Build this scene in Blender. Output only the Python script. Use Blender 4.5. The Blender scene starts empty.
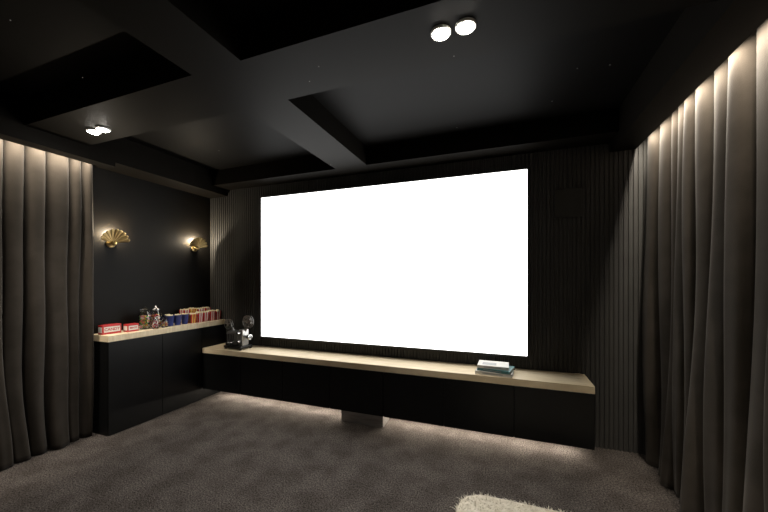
import bpy, bmesh, math, random
from mathutils import Vector, Matrix
random.seed(7)
S=bpy.context.scene
S.view_settings.view_transform='Standard'
S.view_settings.look='None'

# ---------------------------------------------------------------- materials
def mat(name,col,rough=.6,metal=0,**k):
    m=bpy.data.materials.new(name);m.use_nodes=True
    b=m.node_tree.nodes['Principled BSDF']
    b.inputs['Base Color'].default_value=(*col,1)
    b.inputs['Roughness'].default_value=rough
    b.inputs['Metallic'].default_value=metal
    for kk,v in k.items():
        b.inputs[kk.replace('_',' ')].default_value=v
    return m
def noise_mat(name,c1,c2,scale,rough=.8,bump=0,bscale=None,stretch=(1,1,1),metal=0,detail=6,bdist=.01,sheen=0,c3=None,scale2=2.0,spec=.5):
    m=mat(name,c1,rough,metal);nt=m.node_tree;N=nt.nodes;L=nt.links;b=N['Principled BSDF']
    b.inputs['Specular IOR Level'].default_value=spec
    tc=N.new('ShaderNodeTexCoord');mp=N.new('ShaderNodeMapping');mp.inputs['Scale'].default_value=stretch
    L.new(tc.outputs['Object'],mp.inputs['Vector'])
    n=N.new('ShaderNodeTexNoise');n.inputs['Scale'].default_value=scale;n.inputs['Detail'].default_value=detail
    L.new(mp.outputs[0],n.inputs['Vector'])
    r=N.new('ShaderNodeValToRGB');r.color_ramp.elements[0].position=.35;r.color_ramp.elements[1].position=.65
    r.color_ramp.elements[0].color=(*c1,1);r.color_ramp.elements[1].color=(*c2,1)
    L.new(n.outputs[0],r.inputs[0])
    out=r.outputs[0]
    if c3:
        n3=N.new('ShaderNodeTexNoise');n3.inputs['Scale'].default_value=scale2;n3.inputs['Detail'].default_value=4
        L.new(mp.outputs[0],n3.inputs['Vector'])
        r3=N.new('ShaderNodeValToRGB');r3.color_ramp.elements[0].position=.38;r3.color_ramp.elements[1].position=.62
        r3.color_ramp.elements[0].color=(*c3,1);r3.color_ramp.elements[1].color=(1,1,1,1)
        L.new(n3.outputs[0],r3.inputs[0])
        mx=N.new('ShaderNodeMix');mx.data_type='RGBA';mx.blend_type='MULTIPLY';mx.inputs[0].default_value=1
        L.new(out,mx.inputs[6]);L.new(r3.outputs[0],mx.inputs[7]);out=mx.outputs[2]
    L.new(out,b.inputs['Base Color'])
    if bump:
        n2=N.new('ShaderNodeTexNoise');n2.inputs['Scale'].default_value=bscale or scale;n2.inputs['Detail'].default_value=4
        L.new(mp.outputs[0],n2.inputs['Vector'])
        bp=N.new('ShaderNodeBump');bp.inputs['Strength'].default_value=bump;bp.inputs['Distance'].default_value=bdist
        L.new(n2.outputs[0],bp.inputs['Height']);L.new(bp.outputs[0],b.inputs['Normal'])
    if sheen:
        b.inputs['Sheen Weight'].default_value=sheen;b.inputs['Sheen Roughness'].default_value=.45
    return m
def emis(name,col,st):
    m=bpy.data.materials.new(name);m.use_nodes=True
    b=m.node_tree.nodes['Principled BSDF'];b.inputs['Base Color'].default_value=(*col,1)
    b.inputs['Emission Color'].default_value=(*col,1);b.inputs['Emission Strength'].default_value=st
    return m
M_ceil=noise_mat('ceiling_black_paint',(.0026,.0022,.0018),(.0033,.0028,.0024),3,.55,spec=.08)
M_beam=noise_mat('beam_black_paint',(.0056,.0046,.0034),(.0068,.0056,.0043),3,.55,spec=.06)
M_wall=noise_mat('wall_black_paint',(.0052,.0046,.0039),(.0063,.0056,.0048),4,.5,spec=.12)
M_slat=noise_mat('slat_charcoal',(.038,.037,.034),(.044,.043,.040),6,.5,spec=.35)
M_cab=noise_mat('cabinet_black_laminate',(.0046,.0048,.0050),(.0058,.0060,.0062),8,.4,spec=.22)
M_top=noise_mat('pale_timber_top',(.80,.665,.45),(.90,.77,.55),9,.5,stretch=(.6,6,1),c3=(.90,.87,.82),scale2=3)
M_carpet=noise_mat('carpet_taupe',(.056,.047,.043),(.26,.228,.208),95,.98,bump=1,bscale=160,bdist=.03,detail=6,c3=(.66,.65,.64),scale2=4.5,spec=.1)
M_velvet=noise_mat('velvet_taupe',(.034,.0285,.0225),(.044,.037,.030),6,.9,bump=.1,bscale=160,sheen=.09,c3=(.80,.79,.78),scale2=2.5,spec=.1)
M_brass=noise_mat('antique_brass',(.62,.45,.20),(.75,.56,.27),20,.3,metal=1)
M_steel=noise_mat('brushed_steel',(.45,.44,.43),(.6,.59,.57),60,.4,metal=.9,stretch=(.1,1,1))
M_blk=mat('black_metal',(.012,.012,.012),.35,.3)
M_chrome=mat('chrome',(.7,.7,.7),.25,1)
M_white=mat('white_paint',(.8,.79,.76),.5)
M_screen=emis('projected_screen',(1,1,.985),3.1)
M_led=emis('led_strip',(1,.93,.82),12)
M_lamp=emis('lamp_glow',(1,.94,.84),80)
M_bulb=emis('bulb_glow',(1,.85,.6),25)
M_star=emis('star_glow',(1,.95,.85),.12)
M_star.node_tree.nodes['Principled BSDF'].inputs['Base Color'].default_value=(.1,.1,.1,1)
M_rug=noise_mat('shag_cream',(.62,.57,.46),(.80,.75,.64),30,.95,sheen=.3)
M_grille=mat('speaker_cloth',(.032,.032,.030),.9)
M_glass=mat('clear_glass',(1,1,1),.02,0,Transmission_Weight=1.0,IOR=1.45)
M_red=mat('candy_red',(.45,.02,.02),.45)
M_blue=mat('cup_blue',(.02,.04,.22),.4)
M_yel=mat('candy_yellow',(.75,.5,.08),.5)
M_grn=mat('candy_green',(.12,.4,.1),.5)
M_pink=mat('candy_pink',(.7,.2,.25),.5)
M_paper=mat('paper_white',(.72,.70,.65),.7)
M_pop=mat('popcorn_cream',(.8,.7,.45),.8)
M_teal=mat('book_teal',(.08,.22,.22),.5)
M_grey=mat('book_grey',(.35,.36,.36),.5)

# ---------------------------------------------------------------- mesh helpers
def link(o,parent=None):
    S.collection.objects.link(o)
    if parent: o.parent=parent
    return o
def empty(name,loc=(0,0,0),rz=0,sc=1):
    e=bpy.data.objects.new(name,None);e.location=loc;e.rotation_euler=(0,0,rz);e.scale=(sc,sc,sc);e.empty_display_size=.1
    return link(e)
def mk(name,bm,mats,parent=None,smooth=False,bevel=0,loc=None,rot=None):
    me=bpy.data.meshes.new(name);bm.normal_update();bm.to_mesh(me);bm.free()
    if not isinstance(mats,(list,tuple)):mats=[mats]
    for m in mats:me.materials.append(m)
    if smooth:
        for p in me.polygons:p.use_smooth=True
    o=bpy.data.objects.new(name,me);link(o,parent)
    if loc:o.location=loc
    if rot:o.rotation_euler=rot
    if bevel:
        b=o.modifiers.new('bevel','BEVEL');b.width=bevel;b.segments=2;b.limit_method='ANGLE'
    return o
def add_box(bm,x0,x1,y0,y1,z0,z1,mi=0):
    vs=[bm.verts.new(v) for v in [(x0,y0,z0),(x1,y0,z0),(x1,y1,z0),(x0,y1,z0),(x0,y0,z1),(x1,y0,z1),(x1,y1,z1),(x0,y1,z1)]]
    for f in [(3,2,1,0),(4,5,6,7),(0,1,5,4),(1,2,6,5),(2,3,7,6),(3,0,4,7)]:
        bm.faces.new([vs[i] for i in f]).material_index=mi
def box(name,x0,x1,y0,y1,z0,z1,m,parent=None,bevel=0):
    bm=bmesh.new();add_box(bm,x0,x1,y0,y1,z0,z1);return mk(name,bm,m,parent,bevel=bevel)
def add_lathe(bm,prof,n=32,cx=0,cy=0,cz=0,mi=0,axis='Z'):
    rings=[]
    for r,z in prof:
        ring=[]
        for i in range(n):
            a=2*math.pi*i/n;p=(r*math.cos(a),r*math.sin(a),z)
            if axis=='Y':p=(p[0],p[2],p[1])
            if axis=='X':p=(p[2],p[0],p[1])
            ring.append(bm.verts.new((p[0]+cx,p[1]+cy,p[2]+cz)))
        rings.append(ring)
    for a,b in zip(rings[:-1],rings[1:]):
        for i in range(n):
            bm.faces.new((a[i],a[(i+1)%n],b[(i+1)%n],b[i])).material_index=mi
    if prof[0][0]>0:
        f=bm.faces.new(rings[0][::-1]);f.material_index=mi
    if prof[-1][0]>0:
        f=bm.faces.new(rings[-1]);f.material_index=mi
def add_ball(bm,x,y,z,r,mi=0,sub=1,sc=(1,1,1)):
    g=bmesh.ops.create_icosphere(bm,subdivisions=sub,radius=r,matrix=Matrix.Translation((x,y,z))@Matrix.Diagonal((*sc,1)))
    for v in g['verts']:
        for f in v.link_faces:f.material_index=mi;f.smooth=True

# ---------------------------------------------------------------- room shell
XL,XR,YB,YF=-3.88,1.25,-2.6,3.44
ZB,ZC=2.74,2.93
box('floor',XL-.1,XR+.1,YB-.1,YF+.1,-.1,0,M_carpet)
box('ceiling',XL-.1,XR+.1,YB-.1,YF+.1,ZC,ZC+.1,M_ceil)
box('wall_left',XL-.1,XL,YB-.1,YF+.1,0,ZC,M_wall)
box('wall_right',XR,XR+.1,YB-.1,YF+.1,0,ZC,M_wall)
box('wall_back',XL-.1,XR+.1,YB-.1,YB,0,ZC,M_wall)
bm=bmesh.new();add_box(bm,XL-.1,XR+.1,YF,YF+.1,0,ZC)
p=.036;x=XL+.004
while x<XR-.03:
    # fluted slat: chamfered profile
    pts=[(x,YF),(x+.004,YF-.012),(x+.022,YF-.012),(x+.026,YF)]
    lo=[bm.verts.new((a,b,0)) for a,b in pts];hi=[bm.verts.new((a,b,ZB+.1)) for a,b in pts]
    for i in range(3):bm.faces.new((lo[i],lo[i+1],hi[i+1],hi[i]))
    x+=p
mk('wall_front',bm,M_slat)

# coffered ceiling beams (trim): bottoms butt against each other, never coplanar-overlapping
LB=-3.56;RB=.88;BX0,BX1=-1.75,-1.38
box('trim_1',LB,RB,1.42,1.84,ZB,ZC,M_beam)              # cross beam with downlights
box('trim_2',BX0,BX1,1.84,3.18,ZB,ZC,M_beam)        # long beam
box('trim_3',BX0,BX1,-.9,1.42,ZB,ZC,M_beam)
box('trim_4',BX0,BX1,YB,-1.3,ZB,ZC,M_beam)
box('trim_5',LB,RB,3.18,YF,ZB,ZC,M_beam)                # front bulkhead
box('trim_6',LB,RB,-1.3,-.9,ZB,ZC,M_beam)
box('trim_7',RB,1.075,YB,YF-.012,2.66,ZC,M_beam)             # right curtain bulkhead
box('trim_8',-3.70,LB,YB,2.06,2.62,ZC,M_beam)           # left curtain bulkhead
box('trim_9',XL,LB,2.06,YF-.012,2.66,ZC,M_beam)              # bulkhead over cabinet

# fibre-optic pinpoints let into the ceiling
rs=random.Random(21);bm=bmesh.new()
for _ in range(50):
    x=rs.uniform(LB+.1,RB-.1);y=rs.uniform(YB+.2,3.1)
    onb=(1.44<y<1.82) or (BX0<x<BX1) or (-1.3<y<-.9)
    z=ZB if onb else ZC
    add_lathe(bm,[(.003,.0),(.003,-.002),(0,-.003)],8,cx=x,cy=y,cz=z)
mk('star_ceiling_lights',bm,M_star)

# ---------------------------------------------------------------- LED strips
def area(name,loc,sx,sy,e,col,parent=None,rot=(0,0,0)):
    l=bpy.data.lights.new(name,'AREA');l.shape='RECTANGLE';l.size=sx;l.size_y=sy;l.energy=e;l.color=col
    o=bpy.data.objects.new(name,l);o.location=loc;o.rotation_euler=rot;link(o,parent);return o
WARM=(1,.89,.74)
e=empty('led_strip_light')
box('diffuser',1.075,1.082,YB+.1,3.36,2.715,2.725,M_led,e)
area('led',(1.083,.4,2.71),.010,5.8,100,WARM,e,rot=(0,math.radians(-25),0))
e=empty('led_strip_light')
box('diffuser',-3.708,-3.700,YB+.1,1.95,2.675,2.685,M_led,e)
area('led',(-3.709,-.3,2.67),.010,4.5,80,WARM,e,rot=(0,math.radians(25),0))
# ---------------------------------------------------------------- curtains
def curtain(name,xw,side,ya,yb,zt,wl,amp,seed):
    # gathered velvet: rounded ridges to the room, tight creases to the wall; side=+1 ridges toward +x
    rnd=random.Random(seed);ph=[rnd.uniform(0,6.28) for _ in range(8)]
    fold=[rnd.uniform(.55,1.0) for _ in range(400)]
    edges=[ya]
    while edges[-1]<yb:edges.append(edges[-1]+wl*rnd.uniform(.62,1.45))
    sc=(yb-ya)/(edges[-1]-ya);edges=[ya+(q-ya)*sc for q in edges]
    nf=len(edges)-1
    fold[nf-1]=.95
    bm=bmesh.new();nv=64;per=26;rows=[]
    for j in range(nv+1):
        t=j/nv;z=.008+(zt-.008)*t;row=[]
        down=(1-t)
        for k in range(nf):
            for i in range(per+(1 if k==nf-1 else 0)):
                u=i/per;y=edges[k]+(edges[k+1]-edges[k])*u
                f0=fold[k]
                f=f0+.22*math.sin(z*1.7+k*2.1+ph[0])*down
                f=max(.35,min(1.08,f))
                r=math.sin(math.pi*u)
                prof=abs(r)**(.62+.25*t)
                A=amp*f*(.70+.30*down)
                prof+=.07*math.sin(2*math.pi*u*2+k*1.7+z*1.2)*r*down
                x=xw+side*(.012+A*prof+.006*math.sin(z*4+k)*down)
                sway=.030*math.sin(z*1.5+y*3+ph[1])*down+.010*math.sin(z*4.1+y*7+ph[2])*down
                edge=max(0,min(1,(y-ya)/.1,(yb-y)/.1))
                yy=y+sway*edge-.12*(edges[k+1]-edges[k])*math.sin(2*math.pi*u)*edge
                row.append(bm.verts.new((x,min(max(yy,ya),yb),z)))
        rows.append(row)
    for a,b in zip(rows[:-1],rows[1:]):
        for i in range(len(a)-1):bm.faces.new((a[i],a[i+1],b[i+1],b[i]))
    o=mk(name,bm,M_velvet,smooth=True)
    s=o.modifiers.new('thick','SOLIDIFY');s.thickness=.003;s.offset=0
    return o
curtain('velvet_curtain',1.244,-1,YB+.05,3.42,2.80,.155,.150,4)
curtain('velvet_curtain',-3.872,1,YB+.05,2.011,2.77,.120,.142,12)

# ---------------------------------------------------------------- projection screen
X0,X1,Z0,Z1=-2.957,.203,.786,2.577
e=empty('projection_screen')
box('screen_surface',X0,X1,3.395,3.40,Z0,Z1,M_screen,e)
w=.022
bm=bmesh.new()
add_box(bm,X0-w,X1+w,3.385,3.427,Z1,Z1+w);add_box(bm,X0-w,X1+w,3.385,3.427,Z0-w,Z0)
add_box(bm,X0-w,X0,3.385,3.427,Z0,Z1);add_box(bm,X1,X1+w,3.385,3.427,Z0,Z1)
add_box(bm,X0-.005,X1+.005,3.402,3.427,Z0-.005,Z1+.005)
mk('frame',bm,mat('screen_frame_black',(.02,.02,.02),.5),e)

# ---------------------------------------------------------------- floating bench
XC=-3.589;YBF=3.055;XRE=.685;ZT=.654;ZU=.140
e=empty('media_bench')
box('top',XC+.002,XRE,YBF,3.425,ZT-.062,ZT,M_top,e,bevel=.003)
box('carcass',XC+.002,XRE-.003,YBF+.022,3.425,ZU,ZT-.062,M_cab,e)
n=7;wd=(XRE-XC)/n
for i in range(n):
    box(f'door_{i+1}',XC+.003+i*wd+.002,XC+(i+1)*wd-.002,YBF+.002,YBF+.021,ZU,ZT-.066,M_cab,e,bevel=.0015)
bm=bmesh.new();add_box(bm,-1.65,-1.17,3.12,3.32,0,ZU);mk('support_plinth',bm,M_steel,e,bevel=.004)
box('under_led',XC+.1,XRE-.1,3.33,3.345,ZU-.012,ZU-.001,M_led,e)
area('under_light',((XC+XRE)/2,3.28,ZU-.02),XRE-XC-.2,.02,19,WARM,e,rot=(math.radians(-20),0,0))

# ---------------------------------------------------------------- side cabinet
YC0=2.015;ZCT=.973
e=empty('side_cabinet')
box('counter_top',XL+.002,XC,YC0,3.425,ZCT-.062,ZCT,M_top,e,bevel=.003)
box('carcass',XL+.002,XC-.022,YC0+.003,3.425,0,ZCT-.062,M_cab,e)
ed=[YC0+.003,2.55,3.054]
for i in range(2):
    box(f'door_{i+1}',XC-.021,XC-.002,ed[i]+.002,ed[i+1]-.002,.004,ZCT-.066,M_cab,e,bevel=.0015)
box('filler',XC-.021,XC-.003,3.056,3.425,ZT,ZCT-.066,M_cab,e)

# ---------------------------------------------------------------- wall sconces
def sconce(y,z):
    e=empty('wall_sconce',(XL,y,z))
    bm=bmesh.new();nr=9;R=.135;sub=6
    cols=nr*sub
    rows=[]
    for j in range(11):
        t=j/10;row=[]
        for i in range(cols+1):
            a=math.radians(-82+164*i/cols)
            k=abs(math.sin(math.pi*i/sub))
            r=.018+(R-.018)*t*(1+.10*(k-.5)*t)
            yy=r*math.sin(a);zz=r*math.cos(a)-.045
            xx=.045+.055*t**1.2*(1-.45*abs(math.sin(a)))+.014*k*t
            row.append(bm.verts.new((xx,yy,zz)))
        rows.append(row)
    for a,b in zip(rows[:-1],rows[1:]):
        for i in range(cols):bm.faces.new((a[i],b[i],b[i+1],a[i+1]))
    o=mk('shell',bm,M_brass,e,smooth=True);s=o.modifiers.new('t','SOLIDIFY');s.thickness=.003
    bm=bmesh.new();add_lathe(bm,[(.045,0),(.045,.010),(.038,.014),(.012,.016),(.012,.05)],24,axis='X',cz=-.05)
    add_lathe(bm,[(.0,.04),(.022,.045),(.026,.058),(.018,.072),(0,.076)],20,axis='X',cz=-.05)
    mk('backplate',bm,M_brass,e,smooth=True)
    bm=bmesh.new();add_ball(bm,.036,0,.01,.016,0,2);mk('bulb',bm,M_bulb,e)
    l=bpy.data.lights.new('glow','POINT');l.energy=17;l.color=(1,.86,.66);l.shadow_soft_size=.015
    o=bpy.data.objects.new('glow',l);o.location=(.046,0,.055);link(o,e)
sconce(2.20,1.95);sconce(3.18,1.985)

# ---------------------------------------------------------------- downlights
def twin(xc,yc,en,names='twin_downlight'):
    e=empty(names,(xc,yc,ZB))
    for k,dx in enumerate((-.06,.06)):
        bm=bmesh.new()
        add_lathe(bm,[(.050,0),(.050,-.008),(.046,-.012),(.038,-.012),(.036,-.004)],32,cx=dx)
        mk(f'ring_{k+1}',bm,M_white,e,smooth=False)
        bm=bmesh.new();add_lathe(bm,[(.037,-.009),(.037,-.013),(.030,-.020),(.015,-.024),(.0,-.025)],32,cx=dx);mk(f'lamp_{k+1}',bm,M_lamp,e,smooth=True)
        l=bpy.data.lights.new('beam','SPOT');l.energy=en;l.color=(1,.91,.80);l.spot_size=math.radians(92);l.spot_blend=1;l.shadow_soft_size=.03
        o=bpy.data.objects.new(f'beam_{k+1}',l);o.location=(dx,0,-.036);link(o,e)
twin(-.235,1.60,60);twin(-3.10,1.67,55)
twin(-.235,-1.1,26);twin(-3.0,-1.1,26)  # unseen rear pairs behind the camera, added to lift the room's shadows

# ---------------------------------------------------------------- in-wall speaker
e=empty('wall_speaker')
box('grille',.445,.665,3.412,3.424,2.105,2.355,M_grille,e,bevel=.002)
bm=bmesh.new();add_box(bm,.435,.675,3.414,3.426,2.095,2.105);add_box(bm,.435,.675,3.414,3.426,2.355,2.365)
add_box(bm,.435,.445,3.414,3.426,2.105,2.355);add_box(bm,.665,.675,3.414,3.426,2.105,2.355);mk('bezel',bm,M_blk,e)

# ---------------------------------------------------------------- shag rug
bm=bmesh.new();rx0,rx1,ry0,ry1=-.30,.98,.9,2.375
def rr(x,y):
    cx,cy=(rx0+rx1)/2,(ry0+ry1)/2;hx,hy=(rx1-rx0)/2,(ry1-ry0)/2;r=.18
    dx=abs(x-cx)-(hx-r);dy=abs(y-cy)-(hy-r)
    return r-(math.hypot(max(dx,0),max(dy,0))+min(max(dx,dy),0))
cx,cy=(rx0+rx1)/2,(ry0+ry1)/2
rnd=random.Random(5)
g=bmesh.new()
out=[]
for k in range(72):
    a=2*math.pi*k/72;lo,hi=0,1.5
    for _ in range(20):
        m_=(lo+hi)/2
        if rr(cx+m_*math.cos(a),cy+m_*math.sin(a))>0:lo=m_
        else:hi=m_
    out.append((cx+lo*math.cos(a),cy+lo*math.sin(a)))
b0=[g.verts.new((x,y,.002)) for x,y in out];b1=[g.verts.new((cx+(x-cx)*.985,cy+(y-cy)*.985,.020)) for x,y in out]
g.faces.new(b1)
for i in range(72):g.faces.new((b0[i],b0[(i+1)%72],b1[(i+1)%72],b1[i]))
er=empty('shag_rug')
mk('backing',g,M_rug,er)
bm=bmesh.new()
for _ in range(30000):
    x=rnd.uniform(rx0,rx1);y=rnd.uniform(ry0,ry1)
    d=rr(x,y)
    if d<.004 or (y<1.7 and rnd.random()<.5):continue
    h=rnd.uniform(.020,.030);tx=rnd.gauss(0,.010);ty=rnd.gauss(0,.010);w=.0032
    a=rnd.uniform(0,6.28);c,s=math.cos(a)*w,math.sin(a)*w
    v=[bm.verts.new((x+c,y+s,.008)),bm.verts.new((x-c,y-s,.008)),bm.verts.new((x+tx-c*.8,y+ty-s*.8,h*.75)),bm.verts.new((x+tx+c*.8,y+ty+s*.8,h*.75)),bm.verts.new((x+tx*1.9,y+ty*1.9,h))]
    bm.faces.new((v[0],v[1],v[2],v[3]));bm.faces.new((v[3],v[2],v[4]))
mk('pile',bm,M_rug,er)

# ---------------------------------------------------------------- books
e=empty('book_stack',(-.085,3.20,ZT),math.radians(-8))
def book(i,w,d,z,h,m,rz,ox=0,oy=0):
    bm=bmesh.new()
    add_box(bm,-w/2,w/2,-d/2,d/2,0,.003,0);add_box(bm,-w/2,w/2,-d/2,d/2,h-.003,h,0)
    add_box(bm,-w/2,w/2,-d/2,-d/2+.003,.003,h-.003,0)
    add_box(bm,-w/2+.004,w/2-.004,-d/2+.003,d/2-.005,.003,h-.003,1)
    add_box(bm,-w*.3,w*.25,-d/2-.0006,-d/2,h*.35,h*.65,2)
    add_box(bm,-w*.35,w*.1,-d*.3,d*.1,h,h+.0006,2)
    mk(f'book_{i}',bm,[m,M_paper,M_grey if m is not M_grey else M_teal],e,loc=(ox,oy,z),rot=(0,0,rz))
book(1,.32,.24,.0005,.028,M_paper,.05)
book(2,.29,.22,.029,.024,M_teal,-.08,.01,0)
book(3,.27,.205,.0535,.026,M_paper,.12,-.015,.005)

# ---------------------------------------------------------------- film projector
e=empty('film_projector',(-3.13,3.20,ZT),math.radians(-4),1.28)
bm=bmesh.new();add_box(bm,-.13,.10,-.075,.075,.012,.035);mk('base',bm,M_blk,e,bevel=.006)
bm=bmesh.new();add_box(bm,-.12,.03,-.055,.055,.035,.17);mk('lamp_housing',bm,mat('projector_grey',(.16,.16,.15),.4,.5),e,bevel=.02)
bm=bmesh.new()
for k in range(5):add_box(bm,-.108+k*.022,-.098+k*.022,-.058,-.0545,.06,.145)
mk('vents',bm,M_chrome,e)
bm=bmesh.new();add_box(bm,.03,.085,-.04,.04,.035,.19);mk('film_gate',bm,M_steel,e,bevel=.008)
bm=bmesh.new();add_lathe(bm,[(.02,.085),(.02,.12),(.027,.122),(.027,.145),(.02,.147),(.018,.14)],24,axis='X',cz=.12);mk('lens',bm,M_chrome,e,smooth=False)
bm=bmesh.new()
for cx_,cz_ in((-.09,.05),(-.04,.05),(.055,.08),(.055,.16)):
    add_lathe(bm,[(.013,-.075),(.013,-.05)],16,axis='Y',cx=cx_,cz=cz_)
mk('knobs',bm,M_chrome,e)
bm=bmesh.new()
for xx in(-.115,.085):
    for yy in(-.06,.06):add_lathe(bm,[(.012,0),(.012,.012)],12,cx=xx,cy=yy)
mk('feet',bm,M_blk,e)
def arm(name,p,q,w=.009):
    bm=bmesh.new();p=Vector(p);q=Vector(q);d=(q-p).normalized();s=Vector((d.z,0,-d.x))*w
    vs=[]
    for yy in(-.006,.006):
        for c in(p+s,p-s,q-s,q+s):vs.append(bm.verts.new((c.x,c.y+yy,c.z)))
    for f in[(0,1,2,3),(7,6,5,4),(0,4,5,1),(1,5,6,2),(2,6,7,3),(3,7,4,0)]:bm.faces.new([vs[i] for i in f])
    mk(name,bm,M_steel,e)
M_film=mat('film_brown',(.05,.035,.02),.3)
M_reel=mat('reel_metal',(.30,.30,.29),.35,.8)
def reel(name,cx_,cy_,cz_,R):
    bm=bmesh.new()
    for yy in(-.012,.010):
        n=40
        ring=[]
        for rr_,dy in((R,0),(R,.002),(R*.84,.002),(R*.84,0)):
            ring.append([bm.verts.new((cx_+rr_*math.cos(2*math.pi*i/n),cy_+yy+dy,cz_+rr_*math.sin(2*math.pi*i/n))) for i in range(n)])
        for k in range(4):
            a,b=ring[k],ring[(k+1)%4]
            for i in range(n):bm.faces.new((a[i],a[(i+1)%n],b[(i+1)%n],b[i]))
        for k in range(5):
            a=2*math.pi*k/5+.3;d=Vector((math.cos(a),0,math.sin(a)));s=Vector((-d.z,0,d.x))*R*.10
            c=Vector((cx_,cy_+yy,cz_))
            v=[bm.verts.new(c+d*R*.15+s*1.6),bm.verts.new(c+d*R*.15-s*1.6),bm.verts.new(c+d*R*.88-s),bm.verts.new(c+d*R*.88+s)]
            bm.faces.new(v)
            v=[bm.verts.new(x.co+Vector((0,.002,0))) for x in v];bm.faces.new(v[::-1])
    add_lathe(bm,[(R*.22,-.014),(R*.22,.014)],20,axis='Y',cx=cx_,cy=cy_,cz=cz_)
    add_lathe(bm,[(R*.55,-.009),(R*.55,.009)],30,axis='Y',cx=cx_,cy=cy_,cz=cz_,mi=1)
    add_lathe(bm,[(R*.08,-.022),(R*.08,-.013)],12,axis='Y',cx=cx_,cy=cy_,cz=cz_,mi=2)
    mk(name,bm,[M_reel,M_film,M_chrome],e)
arm('front_arm',(.06,.0,.15),(.135,0,.26));arm('rear_arm',(-.06,0,.15),(-.12,0,.225))
reel('supply_reel',.14,-.022,.27,.062);reel('takeup_reel',-.12,-.022,.235,.05)

# ---------------------------------------------------------------- counter-top treats
XI=-3.72
def candy_box(y0,y1,h,m,x=XI,dp=.07,word='CANDY'):
    w=y1-y0;e=empty('candy_box',(x,(y0+y1)/2,ZCT))
    bm=bmesh.new();add_box(bm,-dp/2,dp/2,-w/2,w/2,.0005,h);mk('carton',bm,m,e,bevel=.003)
    bm=bmesh.new();add_box(bm,dp/2,dp/2+.0012,-w*.42,w*.42,h*.22,h*.78)
    add_box(bm,-dp*.4,dp*.4,-w/2-.0012,-w/2,h*.22,h*.78)
    mk('label',bm,M_paper,e)
    cu=bpy.data.curves.new('lettering','FONT');cu.body=word;cu.size=min(h*.5,w*.23);cu.align_x='CENTER';cu.align_y='CENTER';cu.extrude=.0004;cu.offset=.0006
    cu.materials.append(m);o=bpy.data.objects.new('lettering',cu);link(o,e)
    o.location=(dp/2+.002,0,h*.5);o.rotation_euler=(math.pi/2,0,math.pi/2)
candy_box(2.03,2.20,.095,M_red,x=-3.74)
candy_box(2.235,2.345,.08,M_red,x=-3.70,word='MINTS')
def jar(y,x,R,H_,cols):
    e=empty('candy_jar',(x,y,ZCT))
    bm=bmesh.new()
    add_lathe(bm,[(R*.7,.0005),(R*.75,.006),(R*.98,.02),(R,.05),(R,H_*.62),(R*.8,H_*.74),(R*.72,H_*.78),(R*.74,H_*.79),(R*.70,H_*.79),(R*.69,H_*.77),(R*.77,H_*.72),(R*.95,H_*.6),(R*.95,.05),(R*.92,.024),(R*.7,.012),(0,.012)],32)
    mk('glass_body',bm,M_glass,e,smooth=True)
    bm=bmesh.new();add_lathe(bm,[(R*.76,H_*.792),(R*.78,H_*.82),(R*.6,H_*.87),(R*.15,H_*.90),(R*.12,H_*.92),(R*.22,H_*.95),(R*.2,H_*.985),(0,H_)],32)
    mk('lid',bm,M_glass if cols[0] is M_pink else M_chrome,e,smooth=True)
    bm=bmesh.new();r_=.0105;rn=random.Random(int(y*100))
    z=.024
    while z<H_*.58:
        for k in range(16):
            a=rn.uniform(0,6.28);q=(R*.9-r_)*math.sqrt(rn.uniform(.2,1))
            add_ball(bm,q*math.cos(a),q*math.sin(a),z+rn.uniform(-.003,.003),r_,rn.randrange(len(cols)),1)
        z+=.0145
    mk('candies',bm,cols,e)
jar(2.45,-3.73,.058,.25,[M_pink,M_paper,M_grn,M_yel])
jar(2.58,-3.75,.058,.25,[M_red,M_paper,M_yel,M_pink])
jar(2.50,-3.64,.038,.125,[M_paper,M_pink,M_red])
jar(2.61,-3.645,.038,.115,[M_pink,M_paper,M_yel])
def cup(y,x,m):
    e=empty('paper_cup',(x,y,ZCT))
    bm=bmesh.new();add_lathe(bm,[(.030,.0005),(.031,.003),(.042,.115),(.045,.117),(.045,.121),(.041,.121),(.040,.115),(.030,.008),(0,.008)],28);mk('cup',bm,m,e,smooth=True)
    bm=bmesh.new()
    for k in range(26):
        a=random.uniform(0,6.28);q=.03*math.sqrt(random.random());add_ball(bm,q*math.cos(a),q*math.sin(a),.112+random.uniform(0,.014),.009,0,1)
    mk('popcorn',bm,M_pop,e)
for y,x in((2.715,-3.70),(2.81,-3.70),(2.76,-3.79),(2.905,-3.70)):cup(y,x,M_blue)
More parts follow.
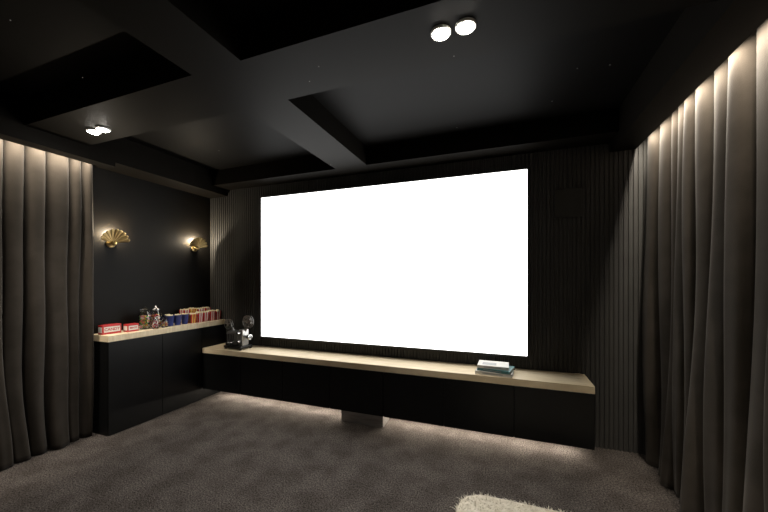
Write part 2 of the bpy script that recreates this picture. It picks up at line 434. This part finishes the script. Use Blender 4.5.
def pop_box(y,x,h,m1,m2,w=.042,rz=0):
    e=empty('popcorn_box',(x,y,ZCT),rz)
    bm=bmesh.new();n=5;w0=w*.78;w1=w
    cor0=[(-w0,-w0),(w0,-w0),(w0,w0),(-w0,w0)];cor1=[(-w1,-w1),(w1,-w1),(w1,w1),(-w1,w1)]
    for s in range(4):
        a0,b0,a1,b1=cor0[s],cor0[(s+1)%4],cor1[s],cor1[(s+1)%4]
        for k in range(n):
            t0,t1,tm=k/n,(k+1)/n,(k+.5)/n
            P=lambda a,b,t,z:bm.verts.new((a[0]+(b[0]-a[0])*t,a[1]+(b[1]-a[1])*t,z))
            v=[P(a0,b0,t0,.0005),P(a0,b0,t1,.0005),P(a1,b1,t1,h*.93),P(a1,b1,tm,h),P(a1,b1,t0,h*.93)]
            f=bm.faces.new(v);f.material_index=k%2
    bm.faces.new([bm.verts.new((c[0],c[1],.001)) for c in cor0])
    mk('carton',bm,[m1,m2],e)
    bm=bmesh.new()
    for k in range(60):
        add_ball(bm,random.uniform(-w*.85,w*.85),random.uniform(-w*.85,w*.85),h*.9+random.uniform(-.004,.016),random.uniform(.007,.012),0,1)
    mk('popcorn',bm,M_pop,e)
for k,(y,x,h,a,b) in enumerate([(3.0,-3.70,.115,M_red,M_yel),(3.09,-3.69,.125,M_red,M_paper),(3.18,-3.70,.12,M_red,M_paper),(3.27,-3.69,.13,M_red,M_paper),(3.365,-3.69,.125,M_red,M_paper),
    (2.98,-3.80,.17,M_red,M_paper),(3.08,-3.80,.175,M_yel,M_red),(3.18,-3.80,.165,M_red,M_paper),(3.29,-3.80,.17,M_red,M_paper)]):
    pop_box(y,x,h,a,b,rz=random.uniform(-.06,.06),w=.041)

# ---------------------------------------------------------------- world & camera
w=bpy.data.worlds.new('world');S.world=w;w.use_nodes=True
w.node_tree.nodes['Background'].inputs[0].default_value=(0,0,0,1)
c=bpy.data.cameras.new('camera');c.sensor_width=36;c.lens=325*36/768;c.shift_y=23.5/768;c.clip_start=.02
o=bpy.data.objects.new('camera',c);o.location=(0,0,1.52);o.rotation_euler=(math.pi/2,0,math.radians(20.37));link(o)
S.camera=o
